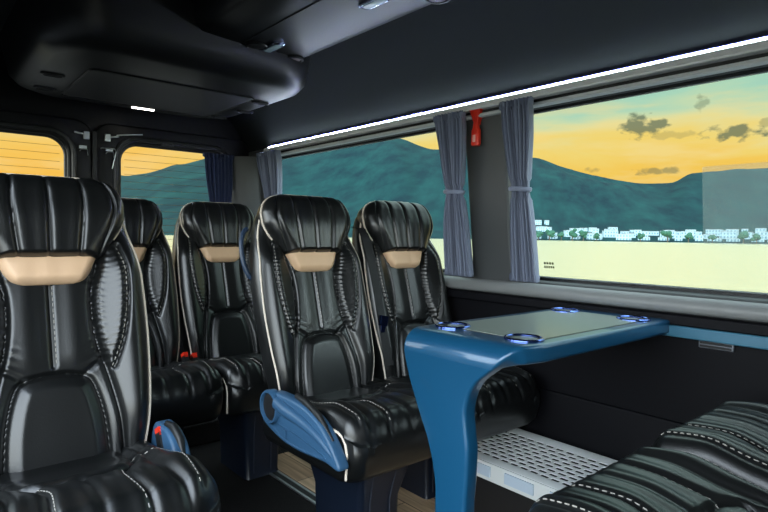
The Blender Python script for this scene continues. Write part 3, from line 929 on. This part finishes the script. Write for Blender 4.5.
def make_pedestal(zfloor):
    b = MB()
    loops = []
    for z, hx, y0, y1 in ((zfloor, .080, -.13, .12), (zfloor + .015, .078, -.125, .12), (.16, .084, -.125, .12), (.305, .115, -.165, .15)):
        loops.append([(x, y, z) for x, y in rrect(0, (y0 + y1) / 2, hx, (y1 - y0) / 2, .02, 4)])
    b.loft(loops); return b.mesh('pedestal', 50)
def make_pedestal_trim():
    b = MB()
    for x in (-.045, .035):
        b.tube([(x, -.1275, .02), (x * 1.0, -.128, .16), (x * 1.25, -.163, .320)], .0028, 6)
    return b.mesh('pedestal_trim')
def make_side_cover():
    """moulded side shield with a round knob housing; built for the -x side (outline in y, z)"""
    outline = smooth_line([(.148, .417), (.135, .455), (.105, .487), (.065, .498), (.01, .499), (-.05, .497), (-.11, .487), (-.165, .468), (-.205, .440), (-.24, .405), (-.262, .375),
                           (-.252, .362), (-.20, .368), (-.135, .364), (-.07, .360), (.005, .362), (.07, .374), (.125, .393), (.148, .417)], 90)[:-1]
    Mx = Matrix(((0, 0, 1, -.243), (1, 0, 0, 0), (0, 1, 0, 0), (0, 0, 0, 1)))
    return plate_mesh('side_cover', [tuple(p) for p in outline], [], .040, .010, Mx, res=4)
def make_cover_dish():
    """shallow scooped finger recess"""
    o2 = smooth_line([(.110, .408), (.05, .412), (-.02, .410), (-.10, .402), (-.175, .392), (-.215, .382), (-.16, .374), (-.06, .370), (.02, .376), (.110, .408)], 60)[:-1]
    b = MB(); L = []
    c = np.array([-.05, .391])
    for sc, x in ((1.0, -.2615), (.96, -.2645), (.86, -.2635), (.6, -.262), (.2, -.2615)):
        L.append([(x, *(c + (p - c) * sc)) for p in o2])
    b.loft(L); return b.mesh('finger_recess', 50)
def make_ridge():
    b = MB(); pts = smooth_line([(-.258, .045, .470), (-.262, .00, .462), (-.262, -.06, .455), (-.262, -.12, .444), (-.261, -.18, .424), (-.258, -.235, .392)], 30)
    b.tube([tuple(p) for p in pts], list(np.interp(np.linspace(0, 1, len(pts)), [0, .3, .8, 1], [.022, .020, .012, .005])), 12); return b.mesh('upper_ridge', 70)
def make_knob():
    Mx = Matrix(((0, 0, -1, -.258), (1, 0, 0, .080), (0, 1, 0, .452), (0, 0, 0, 1)))
    b = MB(); b.lathe([(.050, -.01), (.051, .012), (.048, .018), (.043, .018), (.041, .010), (.041, .001), (.001, .001)], n=36, M=Mx)
    return b.mesh('knob_ring', 40)
def make_knob_hole():
    Mx = Matrix(((0, 0, -1, -.258), (1, 0, 0, .080), (0, 1, 0, .452), (0, 0, 0, 1)))
    b = MB(); b.lathe([(.0408, .001), (.0408, .009), (.036, .011), (.020, .0095), (.001, .009)], n=32, M=Mx)
    return b.mesh('knob_face', 40)
def make_lever():
    b = MB(); b.box((-.2655, -.005, .394), (.004, .008, .010), None); return b.mesh('lever')
def make_cap():
    b = MB(); b.tube([(-.236, -.02, .500), (-.243, -.08, .496), (-.246, -.15, .474), (-.246, -.215, .425)], [.010, .014, .014, .007], 10, sx=.7); return b.mesh('hinge_cap', 60)
def make_buckle():
    b = MB(); Mx = Matrix.Translation((0, 0, 0)) @ Matrix.Rotation(math.radians(-28), 4, 'X')
    b.box((0, 0, 0), (.010, .015, .030), Mx); return b.mesh('belt_buckle')
def make_button():
    b = MB(); Mx = Matrix.Rotation(math.radians(-28), 4, 'X')
    b.box((0, 0, .033), (.0095, .0150, .010), Mx); return b.mesh('release_button')
def make_belt():
    """shoulder belt hanging down from the inner shoulder"""
    b = MB()
    for dx, z0 in ((0, 0), (.014, -.01)):
        L = []
        for x, h, d in ((-.196, .60, -.050), (-.205, .575, .012), (-.200, .53, .022), (-.200, .45, .034), (-.200, .33, .038), (-.200, .20, .036), (-.200, .06, .036)):
            a = P3(x + dx, h, d + z0); L.append([a + Vector((sx * .019, sy * .0012, 0)) for sx, sy in ((-1, -1), (1, -1), (1, 1), (-1, 1))])
        b.loft(L)
    return b.mesh('seat_belt', 60)
def make_tongue():
    b = MB(); p = P3(-.200, .22, .046)
    Mx = Matrix.Translation(p) @ Matrix.Rotation(math.radians(12), 4, 'Y')
    b.box((0, 0, 0), (.017, .007, .018), Mx); b.box((.004, 0, -.03), (.009, .003, .018), Mx); return b.mesh('belt_tongue')
def make_handle():
    b = MB(); pts = []
    for k in range(15):
        a = PI * k / 14
        pts.append(P3(-.205 - .032 * math.sin(a), .50 - .085 * math.cos(a), -.060))
    b.tube(pts, .0085, 8); return b.mesh('grab_handle', 60)

SM = dict(backrest=make_back(), headrest=make_head(), neck_patch=make_patch(), back_stitch=make_back_stitch(), back_pipe=make_back_piping(), head_pipe=make_head_piping(),
          cushion=make_cushion(), cush_stitch=make_cush_stitch(), cush_pipe=make_cush_piping(), pedestal=make_pedestal(0.0), pedtrim=make_pedestal_trim(),
          cover=make_side_cover(), dish=make_cover_dish(), ridge=make_ridge(), knob=make_knob(), knobface=make_knob_hole(), lever=make_lever(), cap=make_cap(),
          buckle=make_buckle(), button=make_button(), belt=make_belt(), tongue=make_tongue(), handle=make_handle())
def mirrored(me):
    m = me.copy(); m.transform(Matrix.Scale(-1, 4, (1, 0, 0))); m.flip_normals(); return m
for k in ('cover', 'dish', 'ridge', 'knob', 'knobface', 'lever', 'cap'):
    SM[k].transform(Matrix.Translation((.004, .012, .020)))
    SM[k + '_r'] = mirrored(SM[k])
    SM[k + '_r'].transform(Matrix.Translation((-.012, .085, 0)) @ Matrix.Scale(.48, 4, (0, 1, 0)))

SEAT_DROP = -.024
def seat(x, y, z, rz, label, cover=None, belt=False, handle=False, buckles=(), raised=False, foot_back=0.0, narrow=1, pipes=(0, 1)):
    z += SEAT_DROP
    root = empty('coach_seat', (x, y, z), rz)
    if narrow != 1: root.scale = (narrow, 1, 1)
    tag(root, label, 'seat', 'black leather coach seats')
    def part(name, key, mat, par=root, label=None, loc=None):
        o = mobj(name, SM[key], mat, par)
        if label: o['label'] = label
        if loc: o.location = loc
        return o
    bk = part('backrest', 'backrest', M['leather'])
    for me in SM['back_stitch']: mobj('stitching', me, M['thread'], bk)['label'] = 'pale stitched seam line'
    for me in SM['back_pipe']: mobj('piping', me, M['piping'], bk)['label'] = 'cream piping'
    hd = part('headrest', 'headrest', M['leather'])
    part('piping', 'head_pipe', M['piping'], hd, 'cream piping')
    part('neck_patch', 'neck_patch', M['beige'], root, 'beige leather patch')
    cu = part('seat_cushion', 'cushion', M['leather'])
    for me in SM['cush_stitch']: mobj('stitching', me, M['thread'], cu)['label'] = 'pale stitched seam line'
    for k in pipes: mobj('piping', SM['cush_pipe'][k], M['piping'], cu)['label'] = 'white piping'
    if raised:
        b = MB(); b.loft([[(px, py, zz) for px, py in rrect(0, 0, .16, .16, .02, 4)] for zz in (-z + .002, .33)]); b.build('pedestal', M['pedestal'], root)
    else:
        pe = part('pedestal', 'pedestal', M['pedestal'], loc=(0, foot_back, .007 - z))
        part('edge_trim', 'pedtrim', M['pedline'], pe)
    if cover:
        sfx = '' if cover == 'L' else '_r'
        sc = part('side_cover', 'cover' + sfx, M['blueplastic'], root, 'slate blue plastic side cover')
        part('hinge_cap', 'cap' + sfx, M['shellplastic'], sc, 'black cap')
    if cover == 'L':
        part('finger_recess', 'dish' + sfx, M['blueplastic'], sc)
        part('upper_ridge', 'ridge' + sfx, M['blueplastic'], sc)
        part('knob_ring', 'knob' + sfx, M['blueplastic'], sc)
        part('knob_face', 'knobface' + sfx, M['blackhole'], sc, 'black knob face')
        part('lever', 'lever' + sfx, M['blueplastic'], sc)
    for (bx, by, bz) in buckles:
        bu = part('belt_buckle', 'buckle', M['shellplastic'], root, None, (bx, by, bz))
        part('release_button', 'button', M['red'], bu, 'orange red release button')
    if belt:
        be = part('seat_belt', 'belt', M['belt'])
        part('belt_tongue', 'tongue', M['bluechrome'], be, 'bluish metal belt tongue')
    if handle:
        part('grab_handle', 'handle', M['grab'], root, 'dark blue grab loop')
    return root

Y_A = 1.40
seat(.268, 1.30, 0, 0, 'single black leather seat at left edge of photo, nearest the camera', cover='R', buckles=((.212, .085, .47),), pipes=())
seat(1.085, Y_A, 0, 0, 'aisle seat of the pair behind the table, blue side cover beside aisle', cover='L', handle=True, buckles=((-.222, .085, .462),), pipes=(1,), narrow=.962)
seat(1.512, Y_A, 0, 0, 'window seat of the pair behind the table, partly hidden by table', belt=True, foot_back=.16, pipes=(), narrow=.948)
seat(.660, 2.11, 0, 0, 'rear row seat just right of the big left seat, half hidden by it', narrow=.93, buckles=((.205, .085, .47),), pipes=())
seat(1.078, 2.11, 0, 0, 'rear row seat with full headrest showing below the rear right window', narrow=.93, buckles=((-.205, .085, .462),), pipes=(1,))
seat(.950, .290, .062, PI, 'nearest rear-facing seat in bottom right corner, only its black cushion showing', raised=True, pipes=())
seat(1.400, .290, .072, PI, 'rear-facing window-side seat at right edge, black cushion beyond the nearest one', raised=True, pipes=(0,))

# ------------------------------------------------------------------ table
tab = empty('folding_table', (1.04, .93, 0)); tag(tab, 'petrol blue table with curved single leg fixed below the big window', 'table')
def ysec(z):
    lo = interp(z, (0, .343, .40, .466, .51, .552, .594, .63, .66, .682, .70, .7045), (.862, .856, .852, .850, .856, .861, .853, .832, .797, .768, .744, .735))
    hi = interp(z, (0, .343, .40, .466, .509, .552, .594, .635, .675, .73), (.955, .955, .964, .986, 1.008, 1.030, 1.050, 1.066, 1.076, 1.080))
    return float(lo), float(hi)
def sweep(path, name):
    b = MB(); loops = []
    T = .0215
    for (x, z, nx, nz, flat) in path:
        y0, y1 = (.722 if flat > 1 else .722 + .012 * (1 - flat), 1.080) if flat else ysec(z)
        L = []
        for (a, t) in rrect(0, 0, (y1 - y0) / 2, T, .010, 5):
            L.append((x + nx * t - 1.04, (y0 + y1) / 2 + a - .93, z + nz * t))
        loops.append(L)
    b.loft(loops); return b.build(name, M['tableblue'], tab, ang=60)
R = .034; XL = 1.004; ZT = .7045
path = [(x, ZT, 0, 1, 2) for x in (1.740, 1.5, 1.3, XL + R + .06)] + [(XL + R + .04, ZT, 0, 1, .75), (XL + R + .02, ZT, 0, 1, .40), (XL + R + .0005, ZT, 0, 1, .02)]
bend = []
for k in range(1, 11):
    a = PI / 2 * k / 10
    bend.append((XL + R - R * math.sin(a), ZT - R + R * math.cos(a), -math.sin(a), math.cos(a), 0))
top = sweep(path + bend, 'table_top')
leg = sweep([(XL, z, -1, 0, False) for z in np.concatenate([np.linspace(ZT - R + .0005, .28, 46), [.2, .1, .02]])], 'leg')
b = MB(); b.loft([[(x - 1.04, y - .93, z) for x, y in rrect(1.012, .91, .06, .085, .02, 4)] for z in (.0065, .02)]); b.build('foot_plate', M['tableblue'], tab, bevel=.003)
b = MB(); b.loft([[(x - 1.04, y - .93, z) for x, y in rrect(1.375, .901, .285, .145, .03, 6)] for z in (.725, .7266)]); mat_rim = b.build('surface_inlay', M['matedge'], tab)
b = MB(); b.loft([[(x - 1.04, y - .93, z) for x, y in rrect(1.375, .901, .280, .140, .028, 6)] for z in (.7255, .7274)]); b.build('laminate', M['tablemat'], mat_rim)['label'] = 'grey green laminate inlay'
for (cx, cy) in ((1.105, 1.015), (1.105, .790), (1.640, 1.015), (1.640, .790)):
    b = MB(); b.lathe([(.047, .0), (.047, .003), (.0445, .0055), (.041, .0055), (.0385, .003), (.0385, -.004)], (cx - 1.04, cy - .93, .7265), 40)
    h = b.build('cup_holder', M['bluechrome'], tab, ang=30)
    b = MB(); b.lathe([(.0384, .0005), (.037, .0012), (.03, .0008), (.001, .0006)], (cx - 1.04, cy - .93, .7265), 32); b.build('cup_well', M['blackhole'], h)

# ------------------------------------------------------------------ perforated heater cover along the wall
gr = empty('heater_cover', (1.60, 1.15, 0)); tag(gr, 'pale perforated metal heater cover on the floor under the table', 'heater cover')
ya, yb = .815, 1.385
p0 = Vector((1.495, 0, .205)); p1 = Vector((1.712, 0, .262))
ex = (p1 - p0).normalized(); nz = Vector((0, 1, 0)).cross(ex); nz = -nz if nz.z < 0 else nz
GM = Matrix(((ex.x, 0, nz.x, p0.x - 1.60), (0, 1, 0, -1.15), (ex.z, 0, nz.z, p0.z), (0, 0, 0, 1)))
WG = (p1 - p0).length
holes = []
rows = 9
for r in range(rows):
    cx = .035 + r * (WG - .075) / (rows - 1)
    cy = ya + .035 + (.0192 if r % 2 else 0)
    while cy < yb - .03:
        holes.append(rrect(cx, cy, .0056, .0150, .0050, 3)); cy += .0385
me = plate_mesh('perforated_top', [(0, ya), (WG, ya), (WG, yb), (0, yb)], holes, .004, .0005, GM, res=1)
mobj('perforated_top', me, M['grille'], gr)
fr = MB(); fr.box((1.492 - 1.60, (ya + yb) / 2 - 1.15, .176), (.004, (yb - ya) / 2, .030)); fp = fr.build('front_panel', M['grille'], gr, bevel=.002)
for k in range(3):
    b = MB(); b.box((1.486 - 1.60, ya + .085 + k * .17 - 1.15, .178), (.003, .056, .018)); b.build('pad', M['grillepad'], fp, bevel=.002)
b = MB(); b.add([(x - 1.6, y - 1.15, z) for y in (ya + .004, yb - .004) for x, z in ((1.4965, .0065), (1.712, .0065), (1.712, .245), (1.4965, .190))], [(0, 1, 2, 3), (7, 6, 5, 4), (0, 4, 5, 1), (1, 5, 6, 2), (2, 6, 7, 3), (3, 7, 4, 0)])
b.build('housing', M['blackhole'], gr)

# ------------------------------------------------------------------ curtains
def curtain(name, label, pts_xy, z0, z1, ztie, w_top, w_tie, w_bot, mat, amp=.020, folds=8, tilt=None, phase=0.0, horizontal=(0, 1, 0), out=(-1, 0, 0), lean=0.0):
    """pts_xy = centre of the top edge; pleated cloth, gathered at the tie"""
    root = empty(name, (pts_xy[0], pts_xy[1], z0)); tag(root, label, 'curtain', 'pleated tie-back curtains')
    hv, ov = Vector(horizontal), Vector(out)
    nz_, nu = 60, folds * 14
    zs = np.linspace(z0, z1, nz_)
    grid = [[], []]
    for z in zs:
        t = (z - z0) / (z1 - z0)
        if z < ztie: w = w_tie + (w_bot - w_tie) * float(interp(np.array([(ztie - z) / (ztie - z0)]), (0, .25, .7, 1), (0, .45, .85, 1))[0])
        else: w = w_tie + (w_top - w_tie) * float(interp(np.array([(z - ztie) / (z1 - ztie)]), (0, .25, .7, 1), (0, .35, .85, 1))[0])
        am = amp * (w / w_top) ** .3
        ruff = 1.0
        cx = tilt(z) if tilt else 0
        for s_, sg in ((0, 1), (1, -1)):
            row = []
            for k in range(nu + 1):
                q = k / nu
                ph = 2 * PI * folds * q + phase + .7 * math.sin(3 * q + t * 2.2) + .25 * math.sin(9 * t + 5 * q)
                dx = (q - .5) * w + .25 * w / folds * math.sin(ph * 2)
                dd = am * (math.sin(ph) + .35 * math.sin(2.3 * ph + 1)) * (1 if abs(z - ztie) > .03 else .6)
                if t > .95: dd += .004 * math.sin(ph * 3)
                row.append(hv * (dx + lean * (1 - t)) + ov * (dd + cx + sg * .0012) + Vector((0, 0, z - z0)))
            grid[s_].append(row)
    bb = MB(); n_ = nu + 1
    for s_ in (0, 1):
        for r in grid[s_]: bb.v.extend([tuple(p) for p in r])
    off = nz_ * n_
    for j in range(nz_ - 1):
        for i in range(nu):
            a = j * n_ + i
            bb.f.append((a, a + 1, a + n_ + 1, a + n_)); bb.f.append((off + a, off + a + n_, off + a + n_ + 1, off + a + 1))
        for i in (0, nu):
            a = j * n_ + i; bb.f.append((a, a + n_, off + a + n_, off + a))
    for j in (0, nz_ - 1):
        for i in range(nu):
            a = j * n_ + i; bb.f.append((a, a + 1, off + a + 1, off + a))
    bb.build('cloth', mat, root, ang=180)
    # gathered header / hem ruffles
    for nm, zc, w, lb in (('header', z1 - .012, w_top, None), ('hem', z0 + .014, w_bot, None)):
        r = MB(); nn = folds * 18
        for s_ in (1, -1):
            pass
        loops = []
        for k in range(nn + 1):
            q = k / nn; ph = 2 * PI * folds * 2.0 * q + phase
            c = hv * ((q - .5) * (w + .006) + (lean if nm == 'hem' else 0)) + ov * (.010 * math.sin(ph) + (tilt(zc) if tilt else 0)) + Vector((0, 0, zc - z0 + .003 * math.sin(ph * 1.7)))
            loops.append([c + ov * (.007 * math.cos(a)) + Vector((0, 0, .012 * math.sin(a))) for a in [2 * PI * m / 8 for m in range(8)]])
        r.loft(loops); r.build(nm, mat, root, ang=60)
    tb = MB(); L = []
    for k in range(28):
        a = 2 * PI * k / 28
        c = hv * ((w_tie / 2 + .006) * math.cos(a) + lean * (1 - (ztie - z0) / (z1 - z0))) + ov * ((amp * 1.25 + .004) * math.sin(a) + (tilt(ztie) if tilt else 0)) + Vector((0, 0, ztie - z0 + .003 * math.cos(a)))
        L.append(c)
    tb.tube(L, .008, 6, closed=True, sx=.45); tb.build('tie_band', mat, root, ang=60)
    return root
tl = lambda z: (WX - wx(z)) + 0.0
cx0 = WX - .062
curtain('curtain', 'full length slate curtain at left end of big window, right of the red hammer', (cx0, 1.210, 0), .806, 1.432, 1.13, .128, .070, .112, M['curtain'], tilt=tl, folds=8)
curtain('curtain', 'slate curtain left of the red hammer, at right end of the second window', (cx0, 1.520, 0), .806, 1.432, 1.135, .142, .080, .125, M['curtain'], tilt=tl, folds=8, phase=1.1)
curtain('curtain', 'slate curtain at far left end of second window, above the aisle seat headrest', (cx0, 2.930, 0), .808, 1.432, 1.135, .21, .12, .19, M['curtain'], tilt=tl, folds=8, phase=2.0)
curtain('curtain', 'dark navy curtain over right edge of the rear door window', (1.455, Y1 - .055, 0), .74, 1.432, 1.02, .19, .12, .16, M['navycurtain'], folds=8, horizontal=(1, 0, 0), out=(0, -1, 0), amp=.014, lean=.03)

# ------------------------------------------------------------------ emergency hammer
hx = wx(1.378) - .004
ham = empty('emergency_hammer', (hx, 1.428, 1.378)); ham.scale = (1.1, 1.12, 1.12); tag(ham, 'small red emergency hammer in its holder on pillar between the windows', 'hammer')
b = MB(); b.loft([[(d, y, z) for d, y in ((0, -hw), (-th, -hw * .85), (-th, hw * .85), (0, hw))] for z, hw, th in ((.058, .026, .022), (.046, .023, .022), (.012, .010, .016), (.006, .010, .014))])
b.build('holder', M['red'], ham, bevel=.002)
b = MB(); b.box((-.010, 0, .060), (.014, .027, .006)); b.build('hammer_head', M['red'], ham, bevel=.002)
b = MB(); b.loft([[(d - .012, y, z) for d, y in rrect(0, 0, .009, hw, .006, 4)] for z, hw in ((.012, .009), (-.004, .011), (-.012, .016), (-.058, .017), (-.064, .014))]); hd = b.build('handle', M['red'], ham)
b = MB(); b.box((-.0215, .001, -.040), (.0008, .006, .012)); b.build('sticker', pmat('pale sticker', lin(250, 190, 180), .5), hd)['label'] = 'pale sticker'

# ------------------------------------------------------------------ ceiling consoles
duct = empty('ceiling_duct', (1.12, .6, 1.72)); tag(duct, 'long dark ceiling console running above the aisle with chrome reading lamps', 'ceiling console')
b = MB(); L = []
for y in (Y0, 2.22):
    L.append([(x - 1.12, y - .6, z - 1.72) for x, z in ((.845, 1.83), (.850, 1.775), (.862, 1.745), (.885, 1.730), (1.0, 1.722), (1.2, 1.720), (1.31, 1.722), (1.345, 1.728), (1.368, 1.742), (1.378, 1.765), (1.381, 1.80))])
b.loft(L); b.build('body', M['console'], duct, ang=60)
b = MB(); b.box((1.045 - 1.12, .5 - .6, .0), (.0015, 1.7, .0015)); b.build('panel_seam', M['blackhole'], duct)
def reading_lamp(x, y, parent, sc=1.0):
    b = MB(); b.loft([[(px - 1.12, py - .6, z) for px, py in rrect(x, y, .024 * k, .070 * sc * k, .022 * k, 6)] for z, k in ((.002, 1.0), (-.006, 1.0), (-.010, .86))])
    l = b.build('reading_lamp', M['chrome'], parent, ang=30)
    b = MB(); b.loft([[(px - 1.12, py - .6, z) for px, py in rrect(x, y, .017 * k, .058 * sc * k, .016 * k, 6)] for z, k in ((-.009, 1.0), (-.0125, .85))])
    b.build('lens', pmat('lamp lens', lin(150, 170, 175), .25), l, ang=30)
reading_lamp(1.175, 1.445, duct); reading_lamp(1.155, 2.07, duct)
def spot(x, y, mat):
    b = MB(); b.lathe([(.046, .002), (.046, -.006), (.042, -.010), (.036, -.010), (.034, -.003), (.001, -.003)], (x - 1.12, y - .6, .0), 32)
    s_ = b.build('air_nozzle', M['console'], duct, ang=30)
    b = MB(); b.lathe([(.033, -.002), (.030, -.008), (.016, -.010), (.001, -.010)], (x - 1.12, y - .6, .0), 24); b.build('nozzle_face', mat, s_, ang=40)
noz = pmat('dusky nozzle', lin(92, 78, 78), .4)
spot(1.300, 1.285, noz); spot(1.10, 2.10, M['shellplastic']); spot(1.30, 2.15, noz); spot(.99, 1.50, M['shellplastic'])

ac = empty('ceiling_unit', (.88, 2.66, 1.60)); tag(ac, 'wide rounded dark ceiling air unit above the rear row of seats', 'ceiling unit')
b = MB(); L = []
for z, gx, gy, r in ((.225, .02, .02, .20), (.10, .0, .0, .20), (.045, -.012, -.012, .19), (.014, -.04, -.04, .17), (.0, -.075, -.075, .15)):
    L.append([(x, y, z) for x, y in rrect(.03, 0, .555 + gx, .53 + gy, r + .03, 10)])
b.loft(L); b.build('body', M['console'], ac, ang=45)
me = plate_mesh('inset_panel', rectpts(-.30, .40, -.20, .36, .03), [], .008, .003, Matrix.Translation((0, 0, -.001)))
ip = mobj('inset_panel', me, pmat('matt inset', (.008, .008, .009), .6), ac)
b = MB(); b.tube([(p[0], p[1], -.003) for p in rectpts(-.305, .405, -.205, .365, .03)], .003, 6, closed=True); b.build('panel_rim', M['console'], ip)
b = MB(); b.box((.085, .415, -.0015), (.055, .008, .003)); b.build('dome_light', M['domeled'], ac, bevel=.002)['label'] = 'thin lit lens'
for (x, y) in ((-.40, .00), (-.38, .28), (.50, .10), (.46, .33), (.46, -.14)):
    b = MB(); b.loft([[(px, py, z) for px, py in rrect(x, y, .045 * k, .020 * k, .019 * k, 6)] for z, k in ((.003, 1), (-.007, 1), (-.009, .8), (-.004, .7))])
    l = b.build('vent', M['console'], ac, ang=30)
    b = MB(); b.box((x, y, -.006), (.028, .003, .0025)); b.build('vent_slot', M['blackhole'], l)
